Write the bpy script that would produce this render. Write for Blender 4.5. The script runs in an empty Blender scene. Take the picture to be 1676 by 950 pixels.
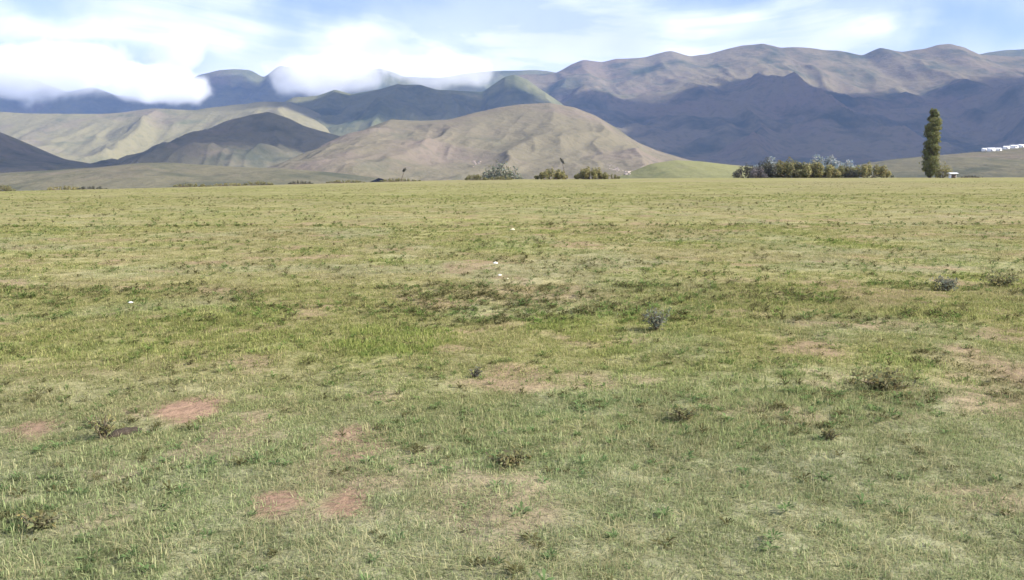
import bpy, math, random
import numpy as np
from mathutils import Vector, Matrix

R = math.radians
sc = bpy.context.scene
col = sc.collection
random.seed(7)

# ------------------------------------------------------------------ camera
F_PX, CX, CY = 1395.0, 838.0, 475.0        # focal length and centre on a 1676 x 950 picture
CAM_H = 1.6
PITCH = math.atan((475.0 - 280.0) / F_PX)
cam_d = bpy.data.cameras.new('camera')
cam_d.lens = 36.0 * F_PX / 1676.0
cam_d.sensor_width = 36.0
cam_d.clip_start = 0.1
cam_d.clip_end = 60000.0
cam = bpy.data.objects.new('camera', cam_d)
cam.location = (0, 0, CAM_H)
cam.rotation_euler = (math.pi / 2 - PITCH, 0, 0)
col.objects.link(cam)
sc.camera = cam

# ------------------------------------------------------------------ sun and sky
SUN_AZ = R(100.0)          # measured clockwise from +Y (the way the camera looks)
SUN_EL = R(37.0)
SUN = Vector((math.sin(SUN_AZ) * math.cos(SUN_EL), math.cos(SUN_AZ) * math.cos(SUN_EL), math.sin(SUN_EL)))
sun_d = bpy.data.lights.new('sun', 'SUN')
sun_d.energy = 4.5
sun_d.angle = R(0.53)
sun_d.color = (1.0, 0.94, 0.84)
sun = bpy.data.objects.new('sun', sun_d)
sun.rotation_euler = SUN.to_track_quat('Z', 'Y').to_euler()
sun.location = (0, 0, 50)
col.objects.link(sun)

sc.view_settings.view_transform = 'Standard'
sc.view_settings.look = 'None'
sc.view_settings.gamma = 1.0
sc.view_settings.exposure = 1.4
sc.view_settings.use_curve_mapping = False
sc.cycles.volume_bounces = 4
sc.cycles.max_bounces = 8
sc.cycles.diffuse_bounces = 3
sc.cycles.transparent_max_bounces = 12
sc.cycles.volume_max_steps = 256
sc.cycles.use_denoising = True


def pdir(px, py):
    u = (px - CX) / F_PX
    v = (CY - py) / F_PX
    return np.array([u, math.cos(PITCH) + v * math.sin(PITCH), -math.sin(PITCH) + v * math.cos(PITCH)])


def at(px, py, Y):
    d = pdir(px, py)
    return np.array([0, 0, CAM_H]) + d * (Y / d[1])


def N(nt, t, **kw):
    n = nt.nodes.new(t)
    for k, v in kw.items():
        setattr(n, k, v)
    return n


def ramp(nt, src, stops, interp='LINEAR'):
    r = N(nt, 'ShaderNodeValToRGB')
    r.color_ramp.interpolation = interp
    els = r.color_ramp.elements
    while len(els) < len(stops):
        els.new(0.5)
    for e, (p, c) in zip(els, stops):
        e.position = p
        e.color = (c, c, c, 1) if isinstance(c, (int, float)) else (*c, 1)
    nt.links.new(src, r.inputs[0])
    return r.outputs[0]


def math_n(nt, op, a, b=None, clamp=False):
    m = N(nt, 'ShaderNodeMath', operation=op, use_clamp=clamp)
    for i, s in enumerate((a, b)):
        if s is None:
            continue
        if isinstance(s, (int, float)):
            m.inputs[i].default_value = s
        else:
            nt.links.new(s, m.inputs[i])
    return m.outputs[0]


def mixc(nt, fac, a, b, blend='MIX'):
    m = N(nt, 'ShaderNodeMix', data_type='RGBA', blend_type=blend)
    for i, s in ((0, fac), (6, a), (7, b)):
        if isinstance(s, (int, float)):
            m.inputs[i].default_value = s
        elif isinstance(s, tuple):
            m.inputs[i].default_value = (*s, 1)
        else:
            nt.links.new(s, m.inputs[i])
    return m.outputs[2]


def noise(nt, vec, scale, detail=4, rough=0.55, dist=0.0):
    n = N(nt, 'ShaderNodeTexNoise')
    n.inputs['Scale'].default_value = scale
    n.inputs['Detail'].default_value = detail
    n.inputs['Roughness'].default_value = rough
    n.inputs['Distortion'].default_value = dist
    if vec is not None:
        nt.links.new(vec, n.inputs['Vector'])
    return n.outputs['Fac']


def mapping(nt, vec, scale=(1, 1, 1), loc=(0, 0, 0)):
    m = N(nt, 'ShaderNodeMapping')
    m.inputs['Scale'].default_value = scale
    m.inputs['Location'].default_value = loc
    nt.links.new(vec, m.inputs['Vector'])
    return m.outputs[0]


# world: daylight sky with broken bright cloud all round
world = bpy.data.worlds.new('World')
sc.world = world
world.use_nodes = True
wt = world.node_tree
wt.nodes.clear()
sky = N(wt, 'ShaderNodeTexSky', sky_type='NISHITA', sun_disc=False)
sky.sun_elevation = SUN_EL
sky.sun_rotation = SUN_AZ
sky.altitude = 1500
sky.air_density = 1.0
sky.dust_density = 0.6
sky.ozone_density = 1.5
tc = N(wt, 'ShaderNodeTexCoord')
dirv = tc.outputs['Generated']
sep = N(wt, 'ShaderNodeSeparateXYZ')
wt.links.new(dirv, sep.inputs[0])
zz = math_n(wt, 'ADD', math_n(wt, 'MAXIMUM', sep.outputs['Z'], 0.0), 0.14)
cx = math_n(wt, 'DIVIDE', sep.outputs['X'], zz)
cy = math_n(wt, 'DIVIDE', sep.outputs['Y'], zz)
comb = N(wt, 'ShaderNodeCombineXYZ')
wt.links.new(cx, comb.inputs[0])
wt.links.new(cy, comb.inputs[1])
cp = comb.outputs[0]
n_cov = noise(wt, mapping(wt, cp, (1, 1, 1), (3.1, 1.7, 0.4)), 0.9, 7, 0.55, 0.6)
n_shade = noise(wt, mapping(wt, dirv, (1, 1, 2.0), (0.2, 0.5, 0.9)), 6.0, 5, 0.5, 0.4)


def blob(px, py, rx, ry):
    """smooth spot round a direction of the sky, sizes as on a 1676 px picture"""
    d = Vector(pdir(px, py)).normalized()
    s = N(wt, 'ShaderNodeVectorMath', operation='SUBTRACT')
    wt.links.new(dirv, s.inputs[0])
    s.inputs[1].default_value = d
    m = N(wt, 'ShaderNodeVectorMath', operation='MULTIPLY')
    wt.links.new(s.outputs[0], m.inputs[0])
    m.inputs[1].default_value = (F_PX / rx, F_PX / rx, F_PX / ry)
    wob = N(wt, 'ShaderNodeTexNoise')
    wob.inputs['Scale'].default_value = 14
    wob.inputs['Detail'].default_value = 4
    wt.links.new(dirv, wob.inputs['Vector'])
    off = N(wt, 'ShaderNodeVectorMath', operation='MULTIPLY_ADD')
    wt.links.new(wob.outputs['Color'], off.inputs[0])
    off.inputs[1].default_value = (1.6, 1.6, 1.6)
    wt.links.new(m.outputs[0], off.inputs[2])
    sub = N(wt, 'ShaderNodeVectorMath', operation='SUBTRACT')
    wt.links.new(off.outputs[0], sub.inputs[0])
    sub.inputs[1].default_value = (0.8, 0.8, 0.8)
    ln = N(wt, 'ShaderNodeVectorMath', operation='LENGTH')
    wt.links.new(sub.outputs[0], ln.inputs[0])
    return ramp(wt, ln.outputs['Value'], [(0.0, 1.0), (1.0, 0.0)], 'EASE')


cov = ramp(wt, n_cov, [(0.34, 0.0), (0.56, 1.0)], 'EASE')
cov = math_n(wt, 'MAXIMUM', cov, 0.25)
low = ramp(wt, sep.outputs['Z'], [(0.02, 1.0), (0.15, 0.62), (0.30, 0.0)])   # cloud thickens towards the hills
cov = math_n(wt, 'MAXIMUM', cov, low)
for g in ((20, 2, 130, 45, 0.7), (500, 10, 150, 45, 0.75), (1640, 40, 190, 75, 0.8), (1190, 0, 130, 30, 0.7), (560, -30, 220, 50, 0.5)):
    cov = math_n(wt, 'MULTIPLY', cov, math_n(wt, 'SUBTRACT', 1.0, math_n(wt, 'MULTIPLY', blob(*g[:4]), g[4])))
cl_col = mixc(wt, ramp(wt, n_shade, [(0.35, 0.0), (0.62, 1.0)], 'EASE'), (6.2, 6.9, 9.4), (7.6, 8.1, 9.8))
for g in ((60, 92, 210, 34, .8), (180, 112, 110, 40, .7), (292, 82, 60, 44, .7), (950, 60, 190, 70, .6)):
    cl_col = mixc(wt, math_n(wt, 'MULTIPLY', blob(*g[:4]), g[4]), cl_col, (5.2, 5.7, 8.0))
for g in ((120, 48, 330, 24, .9), (560, 62, 60, 30, .8), (1170, 45, 130, 26, .8), (1470, 42, 110, 34, 1.), (1110, 78, 50, 20, .6), (690, 70, 90, 22, .5), (340, 40, 150, 60, .5)):
    cl_col = mixc(wt, math_n(wt, 'MULTIPLY', blob(*g[:4]), g[4]), cl_col, (11.0, 11.0, 11.2))
bg = N(wt, 'ShaderNodeBackground')
bg.inputs['Strength'].default_value = 0.058
wt.links.new(mixc(wt, cov, sky.outputs[0], cl_col), bg.inputs['Color'])
wo = N(wt, 'ShaderNodeOutputWorld')
wt.links.new(bg.outputs[0], wo.inputs['Surface'])


# ------------------------------------------------------------------ numeric noise
def _hash(ix, iy, seed):
    h = (ix.astype(np.int64) * 374761393 + iy.astype(np.int64) * 668265263 + seed * 1442695041) & 0xFFFFFFFF
    h = ((h ^ (h >> 13)) * 1274126177) & 0xFFFFFFFF
    h = (h ^ (h >> 16)) & 0xFFFFFFFF
    return h.astype(np.float64) / 4294967295.0


def vnoise(x, y, seed=0):
    ix, iy = np.floor(x), np.floor(y)
    fx, fy = x - ix, y - iy
    fx = fx * fx * fx * (fx * (fx * 6 - 15) + 10)
    fy = fy * fy * fy * (fy * (fy * 6 - 15) + 10)
    a, b = _hash(ix, iy, seed), _hash(ix + 1, iy, seed)
    c, d = _hash(ix, iy + 1, seed), _hash(ix + 1, iy + 1, seed)
    return (a + (b - a) * fx) * (1 - fy) + (c + (d - c) * fx) * fy


def fbm(x, y, scale, seed=0, octv=4, gain=0.5):
    v, amp, tot = 0.0, 1.0, 0.0
    x, y = np.asarray(x) / scale, np.asarray(y) / scale
    for o in range(octv):
        v = v + amp * vnoise(x * 2 ** o + 17.3 * o, y * 2 ** o - 9.1 * o, seed + o)
        tot += amp
        amp *= gain
    return v / tot


def ridged(x, y, scale, seed=0, octv=4, gain=0.5):
    v, amp, tot = 0.0, 1.0, 0.0
    x, y = np.asarray(x) / scale, np.asarray(y) / scale
    for o in range(octv):
        n = 1 - np.abs(2 * vnoise(x * 2 ** o + 5.7 * o, y * 2 ** o + 3.3 * o, seed + o) - 1)
        v = v + amp * n * n
        tot += amp
        amp *= gain
    return v / tot


def sstep(a, b, x):
    t = np.clip((x - a) / (b - a), 0, 1)
    return t * t * (3 - 2 * t)


def make_mesh(name, V, faces, mat=None, parent=None, smooth=True, attr=None):
    """V (n,3), faces (m,k) arrays -> one linked mesh object"""
    me = bpy.data.meshes.new(name)
    V = np.asarray(V, dtype=np.float32)
    faces = np.asarray(faces, dtype=np.int32)
    k = faces.shape[1]
    me.vertices.add(len(V))
    me.vertices.foreach_set('co', V.ravel())
    me.loops.add(faces.size)
    me.loops.foreach_set('vertex_index', faces.ravel())
    me.polygons.add(len(faces))
    me.polygons.foreach_set('loop_start', np.arange(0, faces.size, k, dtype=np.int32))
    me.polygons.foreach_set('loop_total', np.full(len(faces), k, dtype=np.int32))
    if smooth:
        me.polygons.foreach_set('use_smooth', np.ones(len(faces), dtype=bool))
    me.update(calc_edges=True)
    if attr:
        for an, (kind, data) in attr.items():
            a = me.attributes.new(an, kind, 'POINT')
            a.data.foreach_set('color' if kind == 'FLOAT_COLOR' else 'value', np.asarray(data, dtype=np.float32).ravel())
    if mat:
        me.materials.append(mat)
    o = bpy.data.objects.new(name, me)
    col.objects.link(o)
    if parent:
        o.parent = parent
    return o


def tag(o, label=None, cat=None, group=None, kind=None):
    for k, v in (('label', label), ('category', cat), ('group', group), ('kind', kind)):
        if v:
            o[k] = v
    return o


def empty(name, loc):
    o = bpy.data.objects.new(name, None)
    o.empty_display_size = 0.2
    o.location = [float(v) for v in loc]
    col.objects.link(o)
    return o


def new_mat(name):
    m = bpy.data.materials.new(name)
    m.use_nodes = True
    nt = m.node_tree
    b = nt.nodes['Principled BSDF']
    b.inputs['Roughness'].default_value = 0.9
    b.inputs['Specular IOR Level'].default_value = 0.15
    return m, nt, b


# ------------------------------------------------------------------ ground shape
EDGE_Y = 180.0
_er = [(-500, 318), (-200, 317), (0, 315), (150, 311), (300, 306.5), (450, 303), (640, 297.5), (760, 294), (1030, 292.2), (1200, 291.3), (1676, 290.5), (2200, 290)]
_ex = np.array([at(a, b, EDGE_Y)[0] for a, b in _er])
_ez = np.array([at(a, b, EDGE_Y)[2] for a, b in _er])


def gz_base(x, y):
    x = np.asarray(x, float)
    y = np.asarray(y, float)
    ze = sum(np.interp(x + o, _ex, _ez) for o in (-12, -6, 0, 6, 12)) / 5
    t = np.clip(y / EDGE_Y, 0, 1)
    z = ze * t
    z = z - 14 * sstep(0, 150, y - EDGE_Y) - 0.03 * np.clip(y - EDGE_Y, 0, 30)
    return z


def gz(x, y):
    d = np.hypot(x, y)
    fade = 1 - sstep(60, 140, d)
    z = gz_base(x, y)
    z = z + fade * ((fbm(x, y, 2.6, 3, 3) - 0.5) * 0.10 + (fbm(x, y, 0.35, 9, 3) - 0.5) * 0.045)
    return z


def gpix(px, py):
    """where the line of sight through a pixel meets the field"""
    d = pdir(px, py)
    s = CAM_H / -d[2]
    for _ in range(40):
        p = d * s
        z = float(gz_base(p[0], p[1]))
        s = 0.5 * s + 0.5 * (CAM_H - z) / -d[2]
    p = d * s
    return np.array([p[0], p[1], float(gz(p[0], p[1]))])


# patches of the field: px, py, half width, half height (px of the photograph), strength
SOIL = [(312, 665, 62, 24, 1.1), (55, 700, 55, 22, .75), (575, 722, 62, 30, .85), (455, 820, 62, 32, 1.05), (565, 818, 55, 26, .9),
        (190, 838, 95, 40, .45), (850, 618, 85, 24, .55), (960, 620, 60, 18, .45), (1310, 572, 70, 20, .5), (1290, 682, 55, 22, .45), (120, 600, 90, 22, .3),
        (700, 755, 60, 22, .45), (920, 715, 40, 18, .35), (330, 590, 120, 18, .3), (1640, 600, 60, 30, .5), (880, 480, 120, 16, .35), (620, 650, 50, 14, .35),
        (1240, 470, 150, 20, .25), (25, 610, 60, 16, .3), (1620, 660, 70, 18, .4), (1480, 690, 80, 16, .35)]
LUSH = [(640, 556, 105, 26, 1.0), (935, 532, 85, 24, .8), (30, 842, 70, 34, .9), (820, 712, 95, 30, .6), (1490, 600, 75, 30, .7), (1020, 560, 110, 20, .5),
        (400, 545, 120, 20, .45), (1385, 400, 60, 8, .8), (1640, 460, 60, 16, .7), (160, 570, 110, 20, .4), (780, 745, 60, 22, .6), (990, 655, 110, 22, .45), (1430, 640, 130, 30, .45)]
DRY = [(1290, 685, 80, 28, .8), (1620, 615, 90, 40, .9), (1450, 650, 110, 26, .5), (880, 440, 240, 30, .5), (300, 640, 160, 40, .3), (1350, 500, 200, 30, .5),
       (1300, 800, 420, 110, .3), (650, 910, 300, 60, .4), (460, 790, 110, 20, .7), (560, 860, 120, 22, .7), (300, 400, 300, 40, .2)]
BLUE = [(980, 665, 150, 28, .9), (640, 860, 160, 50, .7), (1100, 560, 100, 26, .5), (900, 800, 260, 60, .4), (1420, 540, 160, 26, .5), (250, 780, 160, 40, .4), (1200, 760, 240, 40, .3)]


def _ell(lst):
    out = []
    for px, py, rx, ry, s in lst:
        c = gpix(px, py)
        a = gpix(px, py - ry)
        b = gpix(px, py + ry)
        out.append((c[0], c[1], rx * c[1] / F_PX, max(0.03, (a[1] - b[1]) / 2), s))
    return out


BROWN = [(1290, 684, 75, 30, 1.), (1610, 612, 95, 50, 1.), (1440, 655, 130, 36, .8), (830, 505, 230, 30, .8), (880, 440, 200, 22, .5), (330, 590, 160, 24, .6), (80, 640, 120, 30, .5), (1150, 470, 220, 24, .5),
         (220, 690, 60, 24, .7), (1480, 530, 180, 24, .5), (200, 790, 180, 40, .5), (950, 600, 140, 26, .5)]
E_BROWN = _ell(BROWN)
E_SOIL, E_LUSH, E_DRY, E_BLUE = _ell(SOIL), _ell(LUSH), _ell(DRY), _ell(BLUE)


def _mask(lst, x, y, wob):
    m = np.zeros_like(x)
    for cx_, cy_, rx, ry, s in lst:
        q = ((x - cx_) / rx) ** 2 + ((y - cy_) / ry) ** 2
        m = np.maximum(m, s * (1 - sstep(0.15, 1.5, q + wob)))
    return m


def masks(x, y):
    x = np.asarray(x, float)
    y = np.asarray(y, float)
    w = (fbm(x, y, 0.45, 21, 4) - 0.5) * 2.6
    near = 1 - sstep(25, 60, y)
    soil = _mask(E_SOIL, x, y, w)
    soil = np.maximum(soil, near * 0.45 * sstep(0.60, 0.74, fbm(x, y, 0.8, 33, 4)))
    lush = np.maximum(_mask(E_LUSH, x, y, w), near * 0.4 * sstep(0.56, 0.72, fbm(x, y * 1.0, 1.9, 41, 4)))
    lush = np.maximum(lush, 0.25 * sstep(0.52, 0.70, fbm(x, y, 14, 47, 4)))
    dry = np.maximum(_mask(E_DRY, x, y, w), (0.25 + 0.25 * sstep(6, 12, y)) * sstep(0.50, 0.70, fbm(x, y, 2.3, 55, 4)))
    dry = np.maximum(dry, 0.5 * sstep(0.5, 0.7, fbm(x, y, 22, 59, 4)))
    blue = np.maximum(_mask(E_BLUE, x, y, w), near * 0.4 * sstep(0.55, 0.72, fbm(x, y, 2.0, 63, 3)))
    soil = np.clip(soil, 0, 1) * (1 - 0.6 * lush)
    return soil, np.clip(lush, 0, 1), np.clip(dry * (1 - lush), 0, 1), np.clip(blue, 0, 1)


C_GRASS = np.array([0.243, 0.243, 0.107])
C_LUSH = np.array([0.235, 0.262, 0.090])
C_DRY = np.array([0.265, 0.234, 0.143])
C_BLUE = np.array([0.255, 0.284, 0.176])
C_SOIL = np.array([0.260, 0.175, 0.124])


def lerp(a, b, m):
    return a + (b - a) * m[..., None]


def grass_tint(x, y):
    soil, lush, dry, blue = masks(x, y)
    c = np.broadcast_to(C_GRASS, x.shape + (3,)).copy()
    c = lerp(c, C_DRY, dry * 0.75)
    c = lerp(c, C_BLUE, blue * 0.8)
    c = lerp(c, C_LUSH, lush * 0.9)
    c = lerp(c, C_BLUE * 1.0, 0.75 * (1 - sstep(4.0, 8.0, y)))
    return c, soil, lush, dry


# ------------------------------------------------------------------ materials
def ground_material():
    m, nt, b = new_mat('field_soil_and_turf')
    a = N(nt, 'ShaderNodeAttribute', attribute_name='tint')
    g = N(nt, 'ShaderNodeNewGeometry')
    p = g.outputs['Position']
    n1 = noise(nt, p, 14, 6, 0.65)
    n2 = noise(nt, p, 1.1, 5, 0.6)
    n3 = noise(nt, p, 0.16, 4, 0.6)
    v = ramp(nt, n1, [(0.25, 0.62), (0.55, 1.0), (0.78, 1.25)])
    v2 = ramp(nt, n2, [(0.3, 0.82), (0.7, 1.12)])
    v3 = ramp(nt, n3, [(0.32, 0.86), (0.68, 1.1)])
    c = mixc(nt, 1.0, a.outputs['Color'], v, 'MULTIPLY')
    c = mixc(nt, 1.0, c, v2, 'MULTIPLY')
    c = mixc(nt, 1.0, c, v3, 'MULTIPLY')
    nt.links.new(c, b.inputs['Base Color'])
    bp = N(nt, 'ShaderNodeBump')
    bp.inputs['Strength'].default_value = 0.8
    bp.inputs['Distance'].default_value = 0.04
    nt.links.new(n1, bp.inputs['Height'])
    nt.links.new(bp.outputs[0], b.inputs['Normal'])
    b.inputs['Roughness'].default_value = 1.0
    b.inputs['Specular IOR Level'].default_value = 0.0
    return m


def blade_material(name, instanced=True, color=None, transl=0.3):
    m = bpy.data.materials.new(name)
    m.use_nodes = True
    nt = m.node_tree
    nt.nodes.clear()
    out = N(nt, 'ShaderNodeOutputMaterial')
    var = N(nt, 'ShaderNodeAttribute', attribute_name='var')
    if instanced:
        a = N(nt, 'ShaderNodeAttribute', attribute_name='tint', attribute_type='INSTANCER')
        base = a.outputs['Color']
    else:
        rgb = N(nt, 'ShaderNodeRGB')
        rgb.outputs[0].default_value = (*color, 1)
        base = rgb.outputs[0]
    c = mixc(nt, 1.0, base, var.outputs['Color'], 'MULTIPLY')
    d = N(nt, 'ShaderNodeBsdfDiffuse')
    t = N(nt, 'ShaderNodeBsdfTranslucent')
    nt.links.new(c, d.inputs['Color'])
    nt.links.new(c, t.inputs['Color'])
    mx = N(nt, 'ShaderNodeMixShader')
    mx.inputs[0].default_value = transl
    nt.links.new(d.outputs[0], mx.inputs[1])
    nt.links.new(t.outputs[0], mx.inputs[2])
    nt.links.new(mx.outputs[0], out.inputs['Surface'])
    return m


def hill_material(name, grass, shrub, earth, scale=1.0, shrub_amt=0.5, earth_amt=0.3):
    m, nt, b = new_mat(name)
    g = N(nt, 'ShaderNodeNewGeometry')
    p = g.outputs['Position']
    n1 = noise(nt, p, 0.0035 * scale, 6, 0.62, 0.4)
    n2 = noise(nt, mapping(nt, p, (1, 1, 1), (300, 80, 40)), 0.0016 * scale, 5, 0.6, 0.3)
    n3 = noise(nt, p, 0.03 * scale, 4, 0.6)
    c = mixc(nt, ramp(nt, n2, [(0.62 - 0.35 * earth_amt, 0.0), (0.74 - 0.25 * earth_amt, 1.0)]), grass, earth)
    c = mixc(nt, ramp(nt, n1, [(0.66 - 0.3 * shrub_amt, 0.0), (0.80 - 0.25 * shrub_amt, 0.9)]), c, shrub)
    c = mixc(nt, ramp(nt, n3, [(0.50, 0.0), (0.70, 0.4)]), c, shrub)
    nt.links.new(c, b.inputs['Base Color'])
    bp = N(nt, 'ShaderNodeBump')
    bp.inputs['Strength'].default_value = 0.6
    bp.inputs['Distance'].default_value = 12.0 / scale
    nt.links.new(n3, bp.inputs['Height'])
    nt.links.new(bp.outputs[0], b.inputs['Normal'])
    b.inputs['Specular IOR Level'].default_value = 0.0
    b.inputs['Roughness'].default_value = 1.0
    return m


def plain_mat(name, colr, var=0.15, scale=8.0, rough=0.85):
    m, nt, b = new_mat(name)
    t = N(nt, 'ShaderNodeTexCoord')
    n = noise(nt, t.outputs['Object'], scale, 5, 0.6)
    v = ramp(nt, n, [(0.3, 1 - var), (0.7, 1 + var)])
    nt.links.new(mixc(nt, 1.0, (*colr,), v, 'MULTIPLY'), b.inputs['Base Color'])
    b.inputs['Roughness'].default_value = rough
    bp = N(nt, 'ShaderNodeBump')
    bp.inputs['Strength'].default_value = 0.3
    bp.inputs['Distance'].default_value = 0.02
    nt.links.new(n, bp.inputs['Height'])
    nt.links.new(bp.outputs[0], b.inputs['Normal'])
    return m


# ------------------------------------------------------------------ the ground sheet
def graded(lo_fine, hi_fine, step, end, grow=1.035):
    v, s, p = [], step, hi_fine
    a = list(np.arange(lo_fine, hi_fine, step))
    while p < end:
        v.append(p)
        p += s
        s *= grow
    v.append(end)
    return a + v


xr = graded(0.0, 7.0, 0.06, 6900.0, 1.045)
xs = np.array([-v for v in xr[:0:-1]] + xr)
yf = graded(2.6, 13.0, 0.055, 6000.0, 1.022)
ys = np.array([-60, -30, -15, -8, -4, -2, -1, 0, 0.6, 1.1, 1.5, 1.9, 2.2, 2.45] + yf)
GX, GY = np.meshgrid(xs, ys)
GZ = gz(GX, GY)
nx, ny = len(xs), len(ys)
idx = np.arange(nx * ny).reshape(ny, nx)
quads = np.stack([idx[:-1, :-1], idx[:-1, 1:], idx[1:, 1:], idx[1:, :-1]], -1).reshape(-1, 4)
gc, gs, gl, gd = grass_tint(GX, GY)
earth_frac = np.clip(0.20 + gs, 0, 1) * (1 - sstep(20, 60, GY)) + 0.12 * sstep(20, 60, GY)
gc = gc * (1 - 0.16 * sstep(15, 60, GY))[..., None]      # far turf darker: shade between its missing blades put into the colour
gcol = lerp(gc, C_SOIL, np.clip(earth_frac, 0, 1))
gcol = np.concatenate([gcol, np.ones(gcol.shape[:2] + (1,))], -1)
M_GROUND = ground_material()
ground = make_mesh('ground', np.stack([GX, GY, GZ], -1).reshape(-1, 3), quads, M_GROUND, attr={'tint': ('FLOAT_COLOR', gcol.reshape(-1, 4))})
tag(ground, 'short olive pasture with bare reddish soil patches', 'ground', kind='structure')

# ------------------------------------------------------------------ hills and mountains
def hill_range(name, label, pts, Yc, foot, mat, seed, base=-40, spur=0.16, spur_scale=500, rough=0.05, crest_rough=0.012, nxp=420, nyp=110, back=0.8, power=1.25, bow=0.0, smooth_px=0):
    P = np.array([at(a, b, Yc) for a, b in pts])
    X = np.linspace(P[0, 0], P[-1, 0], nxp)
    Zc = np.interp(X, P[:, 0], P[:, 2])
    k = max(3, int(nxp / 130)) | 1
    ker = np.hanning(k + 2)[1:-1]
    ker /= ker.sum()
    Zc = np.convolve(np.pad(Zc, k // 2, mode='edge'), ker, 'valid')
    hmax = Zc.max() - base
    Zc = Zc + (fbm(X, X * 0, spur_scale * 0.35, seed + 80, 4) - 0.5) * 2 * crest_rough * hmax
    nb = int(nyp * 0.35)
    T = np.concatenate([np.linspace(0, 1, nyp), np.linspace(1, 1 + back, nb)[1:]])
    XX, TT = np.meshgrid(X, T)
    bowy = bow * ((XX - X.mean()) / (X[-1] - X[0])) ** 2
    wig = (fbm(XX, XX * 0, spur_scale * 1.6, seed + 11, 3) - 0.5) * 0.25 * (Yc - foot)
    YY = foot + (Yc - foot) * TT + bowy + wig * np.clip(1 - TT, 0, 1)
    # spurs run down from the crest
    warp = (fbm(XX, YY, spur_scale * 1.3, seed + 31, 3) - 0.5) * spur_scale * 0.9
    rg = ridged(XX + warp, YY * 0.38, spur_scale, seed, 4, 0.5)
    env = np.sin(np.pi * np.clip(TT, 0, 1)) ** 0.8
    te = np.clip(TT + spur * (rg - 0.45) * 2 * env, 0, None)
    f = np.where(te < 1, np.clip(te, 0, 1) ** power, 1.0)
    f = np.where(TT > 1, 1 - ((TT - 1) / back) ** 1.1, np.minimum(f, 0.995 * TT ** 0.55 + 0.005))
    Z = base + (Zc[None, :] - base) * f
    Z = Z + (fbm(XX, YY, spur_scale * 0.3, seed + 5, 4) - 0.5) * 2 * rough * hmax * env
    n1, n2 = len(X), len(T)
    ii = np.arange(n1 * n2).reshape(n2, n1)
    q = np.stack([ii[:-1, :-1], ii[:-1, 1:], ii[1:, 1:], ii[1:, :-1]], -1).reshape(-1, 4)
    o = make_mesh(name, np.stack([XX, YY, Z], -1).reshape(-1, 3), q, mat)
    tag(o, label, 'mountain' if 'mountain' in name else 'hill', kind='structure')
    o['_h'] = 0
    del o['_h']
    return XX, YY, Z


def hill_z(H, x, y):
    XX, YY, Z = H
    d = (XX - x) ** 2 + (YY - y) ** 2
    return float(Z.flat[int(np.argmin(d))])


M_FAR = hill_material('far_mountain_slopes', (0.10, 0.105, 0.06), (0.045, 0.06, 0.04), (0.13, 0.11, 0.085), 0.8, 0.6, 0.3)
M_MTN = hill_material('grassy_mountain_slopes', (0.138, 0.118, 0.076), (0.036, 0.050, 0.032), (0.135, 0.108, 0.078), 1.0, 0.6, 0.35)
M_BLUE = hill_material('scrub_ridge_slopes', (0.12, 0.12, 0.062), (0.05, 0.065, 0.035), (0.15, 0.12, 0.085), 1.4, 0.65, 0.2)
M_TAN = hill_material('dry_grass_hill_slopes', (0.138, 0.122, 0.083), (0.085, 0.086, 0.060), (0.150, 0.124, 0.098), 2.4, 0.35, 0.45)
M_DARK = hill_material('scrub_covered_hill_slopes', (0.115, 0.106, 0.070), (0.058, 0.064, 0.044), (0.14, 0.115, 0.09), 2.4, 0.6, 0.3)
M_PALE = hill_material('pale_grass_hill_slopes', (0.165, 0.150, 0.085), (0.085, 0.095, 0.055), (0.16, 0.135, 0.095), 1.6, 0.35, 0.25)
M_MEAD = hill_material('green_meadow_slopes', (0.165, 0.165, 0.080), (0.11, 0.12, 0.06), (0.16, 0.14, 0.095), 6.0, 0.3, 0.2)

H_FAR = hill_range('far_mountain', 'dark far mountain range wrapped in low cloud', [(-900, 120), (-400, 95), (-150, 110), (0, 120), (60, 132), (110, 150), (150, 142), (190, 155), (240, 160), (290, 140), (325, 122), (380, 113), (410, 113), (432, 126), (456, 106), (500, 112), (545, 116), (585, 107), (602, 114), (622, 111), (660, 125), (720, 128), (770, 120), (830, 116), (880, 116), (960, 125), (1100, 140)], 8600, 6700, M_FAR, 11, base=-60, spur=0.2, spur_scale=900, nxp=420, nyp=80, back=0.5)
H_BACK = hill_range('back_mountain', 'pale far mountain shoulder behind the long crest', [(1500, 140), (1560, 100), (1620, 84), (1676, 79), (1800, 70), (2000, 80), (2300, 110)], 8200, 6900, M_FAR, 15, base=-60, spur_scale=800, nxp=160, nyp=50, back=0.5)
H_MTN = hill_range('long_mountain', 'long grassy mountain with a rolling crest', [(640, 250), (740, 190), (800, 145), (830, 126), (870, 122), (910, 120), (935, 106), (955, 98), (985, 102), (1010, 97), (1060, 94), (1080, 87), (1100, 84), (1130, 93), (1160, 89), (1190, 80), (1215, 75), (1250, 71), (1278, 79), (1330, 80), (1370, 81), (1412, 90), (1425, 84), (1442, 77), (1475, 85), (1510, 81), (1535, 73), (1555, 72), (1580, 78), (1605, 90), (1640, 93), (1676, 95), (1800, 98), (2000, 120), (2300, 150), (2500, 230)], 5300, 2500, M_MTN, 3, base=-50, spur=0.10, spur_scale=620, crest_rough=0.014, nxp=620, nyp=170, back=0.22, power=1.35)
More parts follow.
